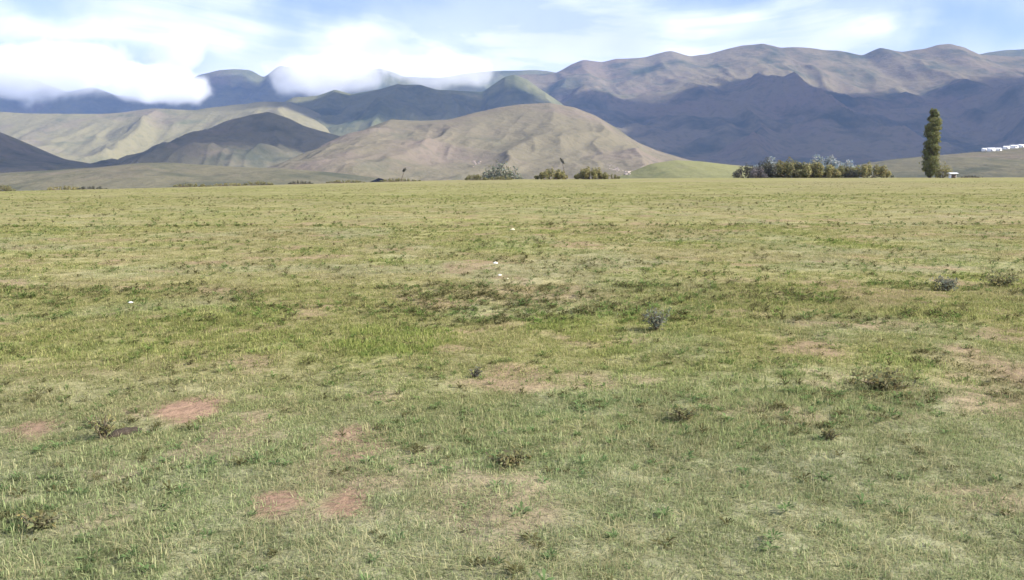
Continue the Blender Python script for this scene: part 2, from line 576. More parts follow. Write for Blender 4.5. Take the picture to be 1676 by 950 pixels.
H_BLUE = hill_range('scrub_ridge', 'dark blue scrub ridge below the clouds', [(380, 230), (430, 185), (480, 160), (520, 156), (548, 147), (575, 154), (620, 146), (650, 138), (688, 139), (715, 148), (760, 150), (790, 151), (806, 140), (826, 127), (842, 123), (862, 130), (890, 150), (940, 185), (1000, 225), (1060, 260)], 4100, 2900, M_BLUE, 27, base=-50, spur=0.2, spur_scale=380, crest_rough=0.008, nxp=360, nyp=110, back=0.5, power=1.2)
H_PALE = hill_range('pale_hill', 'sunlit pale grass slope across the valley', [(-600, 190), (-300, 180), (0, 184), (100, 187), (180, 186), (250, 178), (320, 181), (380, 172), (430, 166), (480, 168), (530, 190), (590, 225), (650, 260)], 3700, 2600, M_PALE, 35, base=-50, spur=0.16, spur_scale=420, nxp=320, nyp=100, back=0.7, power=1.1)
H_DARK = hill_range('dark_hill', 'dark scrub hill with a rounded top', [(120, 282), (170, 270), (215, 258), (250, 244), (290, 238), (330, 216), (375, 197), (410, 188), (440, 184), (470, 194), (500, 207), (550, 222), (600, 236), (650, 256), (700, 280)], 2300, 1600, M_DARK, 43, base=-40, spur=0.22, spur_scale=220, nxp=300, nyp=110, back=0.9, power=1.1)
H_LEFT = hill_range('left_hill', 'dark hill flank falling to the valley', [(-700, 130), (-400, 150), (-150, 180), (-60, 195), (0, 216), (30, 233), (60, 249), (110, 262), (170, 272), (240, 290)], 1900, 1300, M_DARK, 51, base=-40, spur=0.2, spur_scale=200, nxp=200, nyp=80, back=0.9, power=1.1)
H_TAN = hill_range('tan_hill', 'broad tan dry grass hill behind the field', [(440, 290), (500, 262), (560, 232), (605, 209), (640, 196), (690, 198), (735, 196), (780, 184), (815, 177), (850, 172), (900, 169), (940, 176), (975, 190), (1005, 208), (1040, 232), (1075, 247), (1110, 257), (1150, 268), (1210, 290)], 1750, 900, M_TAN, 61, base=-35, spur=0.12, spur_scale=260, crest_rough=0.01, nxp=380, nyp=140, back=1.0, power=1.15)
H_LOW = hill_range('low_hill', 'low grey green rise behind the left end of the field', [(-500, 262), (-200, 270), (0, 284), (80, 279), (160, 274), (215, 268), (270, 266), (330, 270), (400, 274), (470, 276), (540, 282), (620, 292)], 1000, 600, M_DARK, 71, base=-30, spur=0.15, spur_scale=120, nxp=200, nyp=60, back=1.0, power=1.0)
H_MEAD = hill_range('meadow_slope', 'bright green meadow slope at the foot of the mountain', [(980, 300), (1030, 283), (1065, 269), (1105, 262), (1145, 264), (1180, 268), (1220, 272), (1300, 279), (1400, 286), (1480, 292)], 760, 420, M_MEAD, 79, base=-24, spur=0.1, spur_scale=150, rough=0.02, nxp=160, nyp=60, back=1.0, power=0.9)
H_RIGHT = hill_range('right_slope', 'grey olive slope carrying the white huts', [(1280, 292), (1380, 276), (1440, 264), (1500, 258), (1550, 254), (1600, 249), (1640, 245), (1700, 238), (1850, 222), (2100, 205), (2400, 200)], 1100, 560, M_DARK, 87, base=-26, spur=0.12, spur_scale=160, rough=0.02, nxp=220, nyp=70, back=1.0, power=0.9)


# ------------------------------------------------------------------ cloud
def cloud_volume_mat(name, density, colr=(1, 1, 1), aniso=0.2):
    m = bpy.data.materials.new(name)
    m.use_nodes = True
    nt = m.node_tree
    nt.nodes.clear()
    out = N(nt, 'ShaderNodeOutputMaterial')
    pv = N(nt, 'ShaderNodeVolumePrincipled')
    pv.inputs['Color'].default_value = (*colr, 1)
    pv.inputs['Density'].default_value = density
    pv.inputs['Anisotropy'].default_value = aniso
    nt.links.new(pv.outputs[0], out.inputs['Volume'])
    return m, nt, pv


M_CLOUD_HI, _, _ = cloud_volume_mat('high_cloud_vapour', 0.018, (1, 1, 1), 0.6)


def lump(name, c, rx, ry, rz, mat, seed, rough=0.35, n=3):
    """flat based cumulus body: a sphere pushed in and out by noise"""
    nu, nv = 56, 28
    U, Vv = np.meshgrid(np.linspace(0, 2 * np.pi, nu, endpoint=False), np.linspace(0.02, np.pi - 0.02, nv))
    dx, dy, dz = np.sin(Vv) * np.cos(U), np.sin(Vv) * np.sin(U), np.cos(Vv)
    r = 1 + rough * 2 * (fbm(dx * 1.3 + dz * 0.7 + seed * 3.1, dy * 1.3 - dz * 0.4 + 2.2, 0.6, seed, 4) - 0.5)
    dz = np.sign(dz) * np.abs(dz) ** 2.6
    z = np.where(dz > 0, dz * r, dz * 0.45 * r)
    V = np.stack([c[0] + rx * dx * r, c[1] + ry * dy * r, c[2] + rz * z], -1).reshape(-1, 3)
    ii = np.arange(nu * nv).reshape(nv, nu)
    q = np.stack([ii[:-1], ii[1:], np.roll(ii[1:], -1, 1), np.roll(ii[:-1], -1, 1)], -1).reshape(-1, 4)
    top, bot = len(V), len(V) + 1
    V = np.vstack([V, V[ii[0]].mean(0), V[ii[-1]].mean(0)])
    qs = q.tolist()
    me = bpy.data.meshes.new(name)
    tri = [(int(top), int(ii[0][k]), int(ii[0][(k + 1) % nu])) for k in range(nu)] + [(int(bot), int(ii[-1][(k + 1) % nu]), int(ii[-1][k])) for k in range(nu)]
    me.from_pydata(V.tolist(), [], qs + tri)
    me.materials.append(mat)
    o = bpy.data.objects.new(name, me)
    col.objects.link(o)
    return o


HI = 2250.0
SHADE = [  # px, py, depth of the shaded ground, half sizes of the cloud
    (1400, 210, 4020, 1250, 640, 'over the right half of the long mountain'), (1850, 180, 4250, 900, 650, 'beyond the right end of the long mountain'),
    (1045, 172, 4150, 300, 300, 'over the middle of the long mountain'), (1480, 250, 3100, 1050, 680, 'over the foot of the long mountain'),
    (640, 170, 3800, 620, 330, 'over the scrub ridge'), (380, 225, 2150, 420, 300, 'over the dark rounded hill'), (-20, 250, 1750, 420, 330, 'over the left flank'),
    (150, 150, 8000, 1500, 700, 'over the far left range'), (480, 130, 8000, 700, 600, 'over the far range')]
for i, (px, py, Y, rx, ry, where) in enumerate(SHADE):
    rx, ry = rx * 1.1, ry * 1.05
    p = Vector(at(px, py, Y))
    c = p + SUN * ((HI - p.z) / SUN.z)
    o = lump('cumulus_cloud', c, rx, ry, 75 if 'hill' in where or 'flank' in where else 260, M_CLOUD_HI, 200 + i, 0.42)
    tag(o, 'high white cumulus cloud floating ' + where, 'cloud', 'high clouds that shade the hills')

# low cloud lying against the far left range, beyond the haze
def bank_mat(name, dens, scale, lo, hi, seed, asp):
    m, nt, pv = cloud_volume_mat(name, 1.0, (1, 1, 1), 0.1)
    t = N(nt, 'ShaderNodeTexCoord')
    n = noise(nt, mapping(nt, t.outputs['Object'], (asp, 1.5, 1), (seed, 0, 0)), scale, 5, 0.58, 0.3)
    ln = N(nt, 'ShaderNodeVectorMath', operation='LENGTH')
    nt.links.new(t.outputs['Object'], ln.inputs[0])
    fall = ramp(nt, ln.outputs['Value'], [(0.25, 1.0), (1.0, 0.0)], 'EASE')
    v = math_n(nt, 'ADD', n, math_n(nt, 'MULTIPLY', math_n(nt, 'SUBTRACT', fall, 0.6), 0.55))
    d = ramp(nt, v, [(lo, 0.0), (hi, 1.0)], 'EASE')
    nt.links.new(math_n(nt, 'MULTIPLY', d, dens), pv.inputs['Density'])
    return m


def ico(name, c, r, mat):
    import bmesh
    bm = bmesh.new()
    bmesh.ops.create_icosphere(bm, subdivisions=3, radius=1.0)
    me = bpy.data.meshes.new(name)
    bm.to_mesh(me)
    bm.free()
    me.materials.append(mat)
    o = bpy.data.objects.new(name, me)
    o.location = [float(v) for v in c]
    o.scale = r
    col.objects.link(o)
    return o


BANK = [  # px, py, Y, half width px, half height px, half depth m, density
    (60, 114, 6500, 235, 74, 420, 0.0052, 'grey cloud bank sagging over the dark far peaks', 1.0),
    (255, 138, 6350, 130, 56, 280, 0.0085, 'brightest white cloud puff lying in the gap between far peaks', 1.1),
    (290, 88, 6700, 80, 55, 200, 0.0045, 'grey cloud column rising above the brightest puff', 1.1),
    (535, 122, 6450, 170, 58, 300, 0.0050, 'cloud veil drifting across the far skyline beside the brightest puff', 1.0),
    (720, 112, 6500, 150, 48, 300, 0.0035, 'thin cloud veil over the saddle of the scrub ridge', 1.0)]
for i, (px, py, Y, hw, hh, hd, dn, lab, ns) in enumerate(BANK):
    c = at(px, py, Y)
    o = ico('low_cloud', c, (hw * Y / F_PX, hd, hh * Y / F_PX), bank_mat('low_cloud_vapour_%d' % i, dn, ns, 0.40, 0.62, 3.7 * i, hw / hh))
    tag(o, lab, 'cloud', 'low clouds against the far range')

# ------------------------------------------------------------------ haze (the air between the camera and the ranges)
def haze():
    x0, x1, y0, y1, z0, z1 = -7000, 7000, -400, 6050, -75, 1250
    V = [(x, y, z) for z in (z0, z1) for y in (y0, y1) for x in (x0, x1)]
    Fc = [(0, 2, 3, 1), (4, 5, 7, 6), (0, 1, 5, 4), (2, 6, 7, 3), (0, 4, 6, 2), (1, 3, 7, 5)]
    m, nt, pv = cloud_volume_mat('haze_air', 0.000050, (0.33, 0.50, 1.0), 0.0)
    o = make_mesh('haze', V, Fc, m, smooth=False)
    tag(o, 'pale blue haze between the field and the mountains', 'haze', kind='stuff')


haze()

# ------------------------------------------------------------------ grass and weeds of the field
src = bpy.data.collections.new('grass_sources')      # never linked to the scene: only copied by the scatter below
rng = np.random.default_rng(5)


def clump(name, blades, radius, h0, h1, width, lean, mat, straw=0.25, seg=2):
    V, Fq, var = [], [], []
    for _ in range(blades):
        a, rr = rng.uniform(0, 2 * np.pi), radius * math.sqrt(rng.random())
        bx, by = rr * math.cos(a), rr * math.sin(a)
        h = rng.uniform(h0, h1)
        la = rng.uniform(0, 2 * np.pi)
        ll = h * abs(rng.normal(0, lean)) + h * 0.15
        fa = la + rng.normal(0, 0.5) + np.pi / 2
        wx, wy = math.cos(fa) * width * 0.5, math.sin(fa) * width * 0.5
        lx, ly = math.cos(la) * ll, math.sin(la) * ll
        hz = math.sqrt(max(h * h - min(ll, h * 0.95) ** 2, (0.2 * h) ** 2))
        b = len(V)
        V += [(bx - wx, by - wy, -0.012), (bx + wx, by + wy, -0.012),
              (bx + lx * .35 - wx * .8, by + ly * .35 - wy * .8, hz * .62), (bx + lx * .35 + wx * .8, by + ly * .35 + wy * .8, hz * .62),
              (bx + lx, by + ly, hz)]
        Fq += [(b, b + 1, b + 3), (b, b + 3, b + 2), (b + 2, b + 3, b + 4)]
        k = rng.uniform(0.58, 1.38)
        c = (1.36 * k, 1.28 * k, 1.2 * k) if rng.random() < straw else (0.90 * k, 0.98 * k, 0.78 * k)
        var += [(*c, 1)] * 5
    o = make_mesh(name, V, Fq, mat, attr={'var': ('FLOAT_COLOR', var)})
    col.objects.unlink(o)
    src.objects.link(o)


def weed(name, leaves, radius, size, rise, mat):
    V, Fq, var = [], [], []
    for _ in range(leaves):
        a = rng.uniform(0, 2 * np.pi)
        L = size * rng.uniform(0.6, 1.2)
        w = L * rng.uniform(0.25, 0.4)
        up = rng.uniform(0.1, rise)
        r0 = radius * rng.random()
        ca, sa = math.cos(a), math.sin(a)
        z0 = rng.uniform(0.0, size * 0.7)
        b = len(V)
        for (t, ww, zz_) in ((0, 0.12, 0), (0.5, 1, up * 0.5), (1, 0.0, up * 0.55)):
            x, y, z = ca * (r0 + L * t), sa * (r0 + L * t), z0 + L * zz_
            if ww:
                V += [(x - sa * w * ww * .5, y + ca * w * ww * .5, z), (x + sa * w * ww * .5, y - ca * w * ww * .5, z)]
            else:
                V += [(x, y, z)]
        Fq += [(b, b + 1, b + 3), (b, b + 3, b + 2), (b + 2, b + 3, b + 4)]
        k = rng.uniform(0.6, 1.15)
        var += [(0.75 * k, 0.95 * k, 0.7 * k, 1)] * 5
    o = make_mesh(name, V, Fq, mat, attr={'var': ('FLOAT_COLOR', var)})
    col.objects.unlink(o)
    src.objects.link(o)


M_BLADE = blade_material('grass_blades', True, None, 0.42)
for i in range(6):
    clump('a%02d_grass' % i, 40, 0.062, 0.012, 0.034, 0.0034, 2.0, M_BLADE, 0.35)          # 0-5 short green turf
for i in range(3):
    clump('b%02d_straw' % i, 22, 0.07, 0.025, 0.07, 0.0028, 1.8, M_BLADE, 0.85)             # 6-8 lying straw
for i in range(3):
    clump('c%02d_lush' % i, 40, 0.06, 0.012, 0.036, 0.0046, 1.3, M_BLADE, 0.15)             # 9-11 lush tufts
for i in range(4):
    weed('d%02d_weed' % i, (16, 22)[i % 2], (0.02, 0.012)[i % 2], (0.036, 0.024)[i % 2], (0.9, 1.6)[i % 2], M_BLADE)                                   # 12-15 broad leaved weeds


def scatter_points(y0, y1, per_m2, sxy, sz, keep=None):
    n = int((y1 ** 2 - y0 ** 2) * 0.66 * per_m2 + (y1 - y0) * 4.0 * per_m2)
    yy = np.sqrt(rng.random(n) * (y1 ** 2 - y0 ** 2) + y0 ** 2)
    xx = (rng.random(n) * 2 - 1) * (0.66 * yy + 2.0)
    c, soil, lush, dry = grass_tint(xx, yy)
    patchy = fbm(xx, yy, 0.22, 91, 3)
    dens = np.clip(0.55 + 0.9 * (patchy - 0.35) + 0.25 * lush, 0.4, 1) * (1 - 0.97 * np.clip(soil * 1.15, 0, 1))
    ok = rng.random(n) < dens
    xx, yy, c, soil, lush, dry = xx[ok], yy[ok], c[ok], soil[ok], lush[ok], dry[ok]
    n = len(xx)
    u = rng.random(n)
    kind = rng.integers(0, 6, n)
    weedy = sstep(0.45, 0.65, fbm(xx, yy, 0.9, 97, 3)) * sstep(4.5, 7.5, yy)
    brn = np.clip(_mask(E_BROWN, xx, yy, (fbm(xx, yy, 0.4, 23, 3) - 0.5) * 2.4), 0, 1)
    kind = np.where(u < 0.10 + 0.45 * dry, rng.integers(6, 9, n), kind)
    kind = np.where(u > 1 - 0.04 - 0.55 * lush, rng.integers(9, 12, n), kind)
    u2 = rng.random(n)
    kind = np.where(u2 < 0.03 + 0.20 * weedy + 0.10 * lush + 0.26 * brn, rng.integers(12, 16, n), kind)
    s = rng.uniform(0.75, 1.35, n)
    iswd = kind >= 12
    scl = np.stack([s * sxy, s * sxy, s * sz * rng.uniform(0.8, 1.25, n) * (1 + 0.4 * lush)], -1)
    wd = rng.uniform(0.5, 1.25, n) * (1 + 0.6 * (yy > 9)) * (1 + 0.5 * (yy > 25))
    scl[iswd] = np.stack([wd, wd, wd * 1.1], -1)[iswd]
    k = (0.86 + 0.32 * fbm(xx, yy, 0.5, 101, 3))[:, None]
    c = c * k
    c = np.where((kind >= 6)[:, None] & (kind <= 8)[:, None], 0.55 * c + 0.45 * C_DRY * 1.15, c)
    brown = rng.random(n) < 0.30 + 0.4 * dry + 0.35 * brn
    c = np.where((iswd & brown)[:, None], np.array([0.165, 0.125, 0.075]), c)
    c = np.where((iswd & ~brown)[:, None], c * np.array([0.80, 0.86, 0.80]), c)
    P = np.stack([xx, yy, gz(xx, yy) - 0.004], -1)
    return P, rng.uniform(0, 6.283, n), scl, kind, c


parts = [scatter_points(2.3, 6.0, 820, 1.0, 1.0), scatter_points(6.0, 12, 380, 1.3, 1.05), scatter_points(12, 26, 95, 2.1, 0.9), scatter_points(26, 60, 16, 3.8, 0.75), scatter_points(60, 120, 2.0, 7.0, 0.7)]
P = np.concatenate([p[0] for p in parts])
A = np.concatenate([p[1] for p in parts])
S = np.concatenate([p[2] for p in parts])
K = np.concatenate([p[3] for p in parts])
Cc = np.concatenate([p[4] for p in parts])
print('clumps', len(P))


def scatter(name, P, A, S, K, Cc, label):
    me = bpy.data.meshes.new(name)
    me.vertices.add(len(P))
    me.vertices.foreach_set('co', P.astype(np.float32).ravel())
    for an, kind, data, key in (('ang', 'FLOAT', A, 'value'), ('scl', 'FLOAT_VECTOR', S, 'vector'), ('pick', 'INT', K, 'value'), ('tint', 'FLOAT_COLOR', np.concatenate([Cc, np.ones((len(Cc), 1))], 1), 'color')):
        a = me.attributes.new(an, kind, 'POINT')
        a.data.foreach_set(key, np.asarray(data, dtype=np.int32 if kind == 'INT' else np.float32).ravel())
    me.materials.append(M_BLADE)
    o = bpy.data.objects.new(name, me)
    col.objects.link(o)
    ng = bpy.data.node_groups.new(name + '_scatter', 'GeometryNodeTree')
    ng.interface.new_socket('Geometry', in_out='INPUT', socket_type='NodeSocketGeometry')
    ng.interface.new_socket('Geometry', in_out='OUTPUT', socket_type='NodeSocketGeometry')
    gi, go = ng.nodes.new('NodeGroupInput'), ng.nodes.new('NodeGroupOutput')
    m2p = ng.nodes.new('GeometryNodeMeshToPoints')
    ip = ng.nodes.new('GeometryNodeInstanceOnPoints')
    ci = ng.nodes.new('GeometryNodeCollectionInfo')
    ci.inputs['Collection'].default_value = src
    ci.inputs['Separate Children'].default_value = True
    ci.inputs['Reset Children'].default_value = True

    def named(n, t):
        x = ng.nodes.new('GeometryNodeInputNamedAttribute')
        x.data_type = t
        x.inputs['Name'].default_value = n
        return x.outputs['Attribute']
    cb = ng.nodes.new('ShaderNodeCombineXYZ')
    ng.links.new(named('ang', 'FLOAT'), cb.inputs[2])
    ng.links.new(gi.outputs[0], m2p.inputs[0])
    ng.links.new(m2p.outputs[0], ip.inputs['Points'])
    ng.links.new(ci.outputs[0], ip.inputs['Instance'])
    ip.inputs['Pick Instance'].default_value = True
    ng.links.new(named('pick', 'INT'), ip.inputs['Instance Index'])
    ng.links.new(cb.outputs[0], ip.inputs['Rotation'])
    ng.links.new(named('scl', 'FLOAT_VECTOR'), ip.inputs['Scale'])
    ng.links.new(ip.outputs[0], go.inputs[0])
    md = o.modifiers.new('scatter', 'NODES')
    md.node_group = ng
    tag(o, label, 'grass' if 'grass' in name else 'weeds', kind='stuff')
    return o


wd = K >= 12
scatter('pasture_grass', P[~wd], A[~wd], S[~wd], K[~wd], Cc[~wd], 'short patchy pasture grass with pale straw')
scatter('field_weeds', P[wd], A[wd], S[wd], K[wd], Cc[wd], 'small broad leaved weeds dotted through the pasture')


# ------------------------------------------------------------------ trees and bushes
def leaves_mesh(name, C, Nrm, size, mat, parent, rg, aspect=0.7):
    n = len(C)
    C = np.asarray(C)
    Nr = np.asarray(Nrm) + rg.normal(0, 0.55, (n, 3))
    Nr /= np.linalg.norm(Nr, axis=1)[:, None] + 1e-9
    T = np.cross(Nr, rg.normal(0, 1, (n, 3)))
    T /= np.linalg.norm(T, axis=1)[:, None] + 1e-9
    B = np.cross(Nr, T)
    s = (size * rg.uniform(0.55, 1.35, n))[:, None]
    V = np.stack([C - T * s, C - B * s * aspect * 0.6, C + T * s, C + B * s * aspect * 0.6], 1).reshape(-1, 3)
    q = np.arange(4 * n).reshape(n, 4)
    k = rg.uniform(0.65, 1.25, n)
    var = np.stack([k * rg.uniform(0.85, 1.15, n), k, k * rg.uniform(0.8, 1.1, n), np.ones(n)], -1)
    return make_mesh(name, V, q, mat, parent, smooth=False, attr={'var': ('FLOAT_COLOR', np.repeat(var, 4, 0))})


def tube(path, radii, sides=6):
    V, Fq = [], []
    path = [np.asarray(p, float) for p in path]
    for i, (p, r) in enumerate(zip(path, radii)):
        d = path[min(i + 1, len(path) - 1)] - path[max(i - 1, 0)]
        d /= np.linalg.norm(d) + 1e-9
        a = np.cross(d, (1, 0.3, 0.1))
        a /= np.linalg.norm(a)
        b = np.cross(d, a)
        for k in range(sides):
            t = 2 * np.pi * k / sides
            V.append(p + (a * math.cos(t) + b * math.sin(t)) * r)
    for i in range(len(path) - 1):
        for k in range(sides):
            k2 = (k + 1) % sides
            Fq.append((i * sides + k, i * sides + k2, (i + 1) * sides + k2, (i + 1) * sides + k))
    return V, Fq


def join(tubes):
    V, Fq = [], []
    for v, f in tubes:
        o = len(V)
        V += v
        Fq += [tuple(i + o for i in q) for q in f]
    return V, Fq


M_BARK = plain_mat('grey_brown_bark', (0.13, 0.105, 0.08), 0.3, 6)
M_LEAF = {
    'poplar': blade_material('poplar_leaves', False, (0.185, 0.19, 0.085), 0.42),
    'olive': blade_material('olive_shrub_leaves', False, (0.21, 0.20, 0.105), 0.42),
    'yellow': blade_material('yellow_green_shrub_leaves', False, (0.27, 0.25, 0.125), 0.42),
    'dark': blade_material('dark_shrub_leaves', False, (0.105, 0.105, 0.088), 0.2),
    'silver': blade_material('silver_willow_leaves', False, (0.30, 0.335, 0.35), 0.42),
    'grey': blade_material('grey_green_leaves', False, (0.19, 0.20, 0.16), 0.42),
    'mauve': blade_material('grey_mauve_leaves', False, (0.17, 0.155, 0.165), 0.2)}


def blob_leaves(rg, centre, rad, n, flat=False):
    """leaf positions near the skin and through the body of a lumpy ellipsoid"""
    d = rg.normal(0, 1, (n, 3))
    d /= np.linalg.norm(d, axis=1)[:, None]
    if flat:
        d[:, 2] = np.abs(d[:, 2])
    r = rg.random(n) ** 0.42
    r *= 0.82 + 0.36 * fbm(d[:, 0] * 2 + centre[0], d[:, 1] * 2 + d[:, 2] * 1.7 + centre[1], 0.6, 5, 3)
    return np.asarray(centre) + d * r[:, None] * np.asarray(rad), d


def bush(name, px0, px1, top, Y, leaf, label, cat='bush', group=None, n=1400, size=None, base_row=None, tall=False, depth=None):
    """a many stemmed bush or small tree between two columns of the photograph, standing on the ground at depth Y"""
    rg = np.random.default_rng(int(px0 * 13 + px1 * 7 + Y))
    pc = 0.5 * (px0 + px1)
    b = at(pc, 285, Y)
    x = b[0]
    z0 = float(gz(x, Y))
    W = 1.18 * (px1 - px0) * Y / F_PX
    H = 1.1 * (at(pc, top, Y)[2] - z0)
    n = int(n * 1.7)
    root = empty(name, (x, Y, z0))
    size = size or 0.045 * math.sqrt(W * H)
    C, D, stems = [], [], []
    nl = max(4, int(W / max(H, 0.5) * 5) + 3)
    for k in range(nl):
        lx = (k + 0.5) / nl * W - W / 2 + rg.normal(0, 0.06 * W)
        ly = rg.normal(0, 0.22 * (depth or W * 0.6))
        env = math.sqrt(max(0.15, 1 - (2 * lx / W) ** 2))
        hh = H * env * rg.uniform(0.72, 1.0)
        rx = min(W * 0.5, max(W / nl * 1.25, 0.22 * H))
        lx = max(-W / 2 + rx * .7, min(W / 2 - rx * .7, lx))
        zc = hh * (0.66 if tall else 0.5)
        cc, dd = blob_leaves(rg, (lx, ly, zc), (rx, rx * rg.uniform(.8, 1.2), hh * (0.36 if tall else 0.5)), n // nl)
        C.append(cc)
        D.append(dd)
        for j in range(2):
            q = cc[rg.integers(0, len(cc))]
            stems.append(tube([(lx * 0.1, ly * 0.1, -0.15), (lx * 0.8, ly * 0.8, zc * 0.5), tuple(q)], [0.02 * H + 0.012, 0.013 * H + 0.008, 0.004 * H + 0.003], 5))
    C = np.concatenate(C)
    D = np.concatenate(D)
    ok = C[:, 2] > 0.02
    leaves_mesh('crown' if tall else 'foliage', C[ok], D[ok] + (0, 0, .3), size, M_LEAF[leaf], root, rg)
    v, f = join(stems)
    make_mesh('trunk' if tall else 'stem', v, f, M_BARK, root)
    tag(root, label, cat, group)
    return root


# poplar
def poplar():
    rg = np.random.default_rng(77)
    Y = 172.0
    p = at(1522, 285, Y)
    x, z0 = p[0], float(gz(p[0], Y))
    H = at(1522, 180, Y)[2] - z0
    root = empty('poplar_tree', (x, Y, z0))
    path = [(0, 0, -0.3), (0.05, 0, H * .3), (-0.04, 0.05, H * .6), (0.05, 0, H * .93)]
    v, f = tube(path, [0.32, 0.25, 0.15, 0.03], 8)
    make_mesh('trunk', v, f, M_BARK, root)
    Wd = 30 * Y / F_PX / 2
    C, D, limbs = [], [], []
    for k in range(90):
        h = 0.05 + 0.92 * (k + rg.random()) / 90
        a = rg.uniform(0, 2 * np.pi)
        rmax = Wd * (0.72 if h < .12 else 1.0) * (1.0 if h < 0.80 else max(0.34, 1 - (h - 0.80) * 3.3))
        r = rmax * rg.uniform(0.30, 0.60)
        rr = rmax * rg.uniform(0.42, 0.56)
        c = (r * math.cos(a), r * math.sin(a), h * H)
        cc, dd = blob_leaves(rg, c, (rr, rr, H * rg.uniform(0.035, 0.065)), 190)
        C.append(cc)
        D.append(dd + np.array([math.cos(a), math.sin(a), 0]) * 0.9)
        limbs.append(tube([(0, 0, max(0.4, h * H - 1.8)), (r * .6 * math.cos(a), r * .6 * math.sin(a), h * H - .7), c], [0.07, 0.045, 0.015], 5))
    leaves_mesh('crown', np.concatenate(C), np.concatenate(D), 0.20, M_LEAF['poplar'], root, rg)
    v, f = join(limbs)
    make_mesh('limb', v, f, M_BARK, root)
    tag(root, 'tall narrow columnar poplar standing alone at the field edge', 'tree')


poplar()
B = bush
B('shrub', 1532, 1552, 262, 171, 'yellow', 'slim pale green sapling shrub growing against the foot of the poplar', n=700)
# thicket left of the poplar
B('shrub', 1204, 1236, 268, 176, 'dark', 'low dark shrub at the meadow end of the thicket', n=1100)
B('shrub', 1228, 1252, 272, 172, 'mauve', 'small grey mauve shrub between two darker thicket shrubs', n=900)
B('shrub', 1240, 1266, 256, 176, 'dark', 'taller dark upright shrub in the thicket with pale tips behind', n=1300)
B('willow_tree', 1236, 1296, 255, 200, 'silver', 'silvery willow top behind the dark end of the thicket', 'tree', 'silvery willows in the thicket', n=1500, tall=False)
B('shrub', 1262, 1330, 260, 178, 'olive', 'broad olive shrub in the thicket next to the dark upright shrub', n=2600)
B('shrub', 1308, 1368, 263, 175, 'yellow', 'yellow green shrub in the middle of the thicket front', n=2200)
B('willow_tree', 1318, 1372, 249, 196, 'silver', 'tallest silvery willow rising from the middle of the thicket', 'tree', 'silvery willows in the thicket', n=2000, tall=False)
B('willow_tree', 1352, 1408, 257, 190, 'silver', 'silvery willow drooping over the poplar side of the thicket', 'tree', 'silvery willows in the thicket', n=1800, tall=False)
B('shrub', 1350, 1402, 270, 177, 'olive', 'olive shrub below the drooping silvery willow', n=1600)
B('shrub', 1384, 1400, 272, 174, 'dark', 'narrow dark shrub in the thicket before the last yellow shrub', n=700)
B('shrub', 1394, 1448, 266, 178, 'yellow', 'rounded yellow green shrub ending the thicket on the poplar side', n=1900)
B('shrub', 1440, 1462, 277, 186, 'grey', 'faint grey shrub beyond the yellow end of the thicket', n=600)
B('shrub', 1576, 1602, 286.5, 172, 'dark', 'flat dark shrub beside the white hut', n=400)
# bushes along the field edge towards the left
B('bush', 880, 925, 275, 168, 'yellow', 'domed yellow green bush beside the slender dark tree', group='bushes along the field edge', n=2000)
B('bush', 946, 990, 273, 166, 'yellow', 'largest domed yellow green bush in front of the pale rubble bank', group='bushes along the field edge', n=2400)
B('bush', 984, 1012, 283, 168, 'olive', 'low olive bush against the side of the largest domed bush', group='bushes along the field edge', n=700)
B('bush', 764, 794, 284, 166, 'olive', 'small round olive bush beside the grey green tree', group='bushes along the field edge', n=1000)
B('small_tree', 786, 850, 264, 230, 'grey', 'hazy grey green tree standing below the tan hill', 'tree', n=1500, tall=False)
B('bush', 800, 836, 288, 166, 'olive', 'flat olive bush in front of the grey green tree', group='bushes along the field edge', n=700)
for q, (a, b_, t, leaf, lab) in enumerate([
        (626, 682, 291.5, 'olive', 'long flat olive bush under the leaning dark tree'), (541, 592, 294, 'olive', 'low spreading olive bush, next one along from the long flat bush'),
        (474, 508, 295, 'dark', 'low dark bush on the field edge below the dark hill'), (404, 444, 295.5, 'olive', 'low olive bush on the field edge in front of the rounded dark hill'),
        (352, 398, 299, 'yellow', 'thin yellow green bush beside the low olive bush'), (286, 340, 299.5, 'olive', 'thin straggling olive bush below the low rise'),
        (128, 166, 304, 'dark', 'dark low bush on the sunken end of the field edge'), (80, 128, 303, 'yellow', 'yellowish bush next to the dark low bush at the sunken edge'),
        (-18, 18, 300, 'olive', 'tall olive bush at the lowest end of the field edge')]):
    B('bush', a, b_, t, 170 + (q % 3) * 2, leaf, lab, group='bushes along the field edge', n=700)


def slender(px, top, base, Y, lean, label):
    rg = np.random.default_rng(int(px))
    p = at(px, 285, Y)
    z0 = float(gz(p[0], Y))
    H = at(px, top, Y)[2] - z0
    root = empty('slender_tree', (p[0], Y, z0))
    v, f = tube([(-lean * .9, 0, -.2), (-lean * .4, 0, H * .4), (0, 0, H * .8)], [0.09, 0.06, 0.03], 6)
    make_mesh('trunk', v, f, M_BARK, root)
    cc, dd = blob_leaves(rg, (0.0, 0, H * .84), (0.30, 0.30, H * .15), 260)
    cc[:, 0] += (cc[:, 2] - H * .84) * lean * 0.55
    leaves_mesh('crown', cc, dd, 0.12, M_LEAF['dark'], root, rg)
    tag(root, label, 'tree')


slender(920, 258, 284, 168, -1.0, 'slender dark tree leaning over between two domed bushes')
slender(662, 275, 292, 169, 0.9, 'short leaning dark tree above the long flat bush')


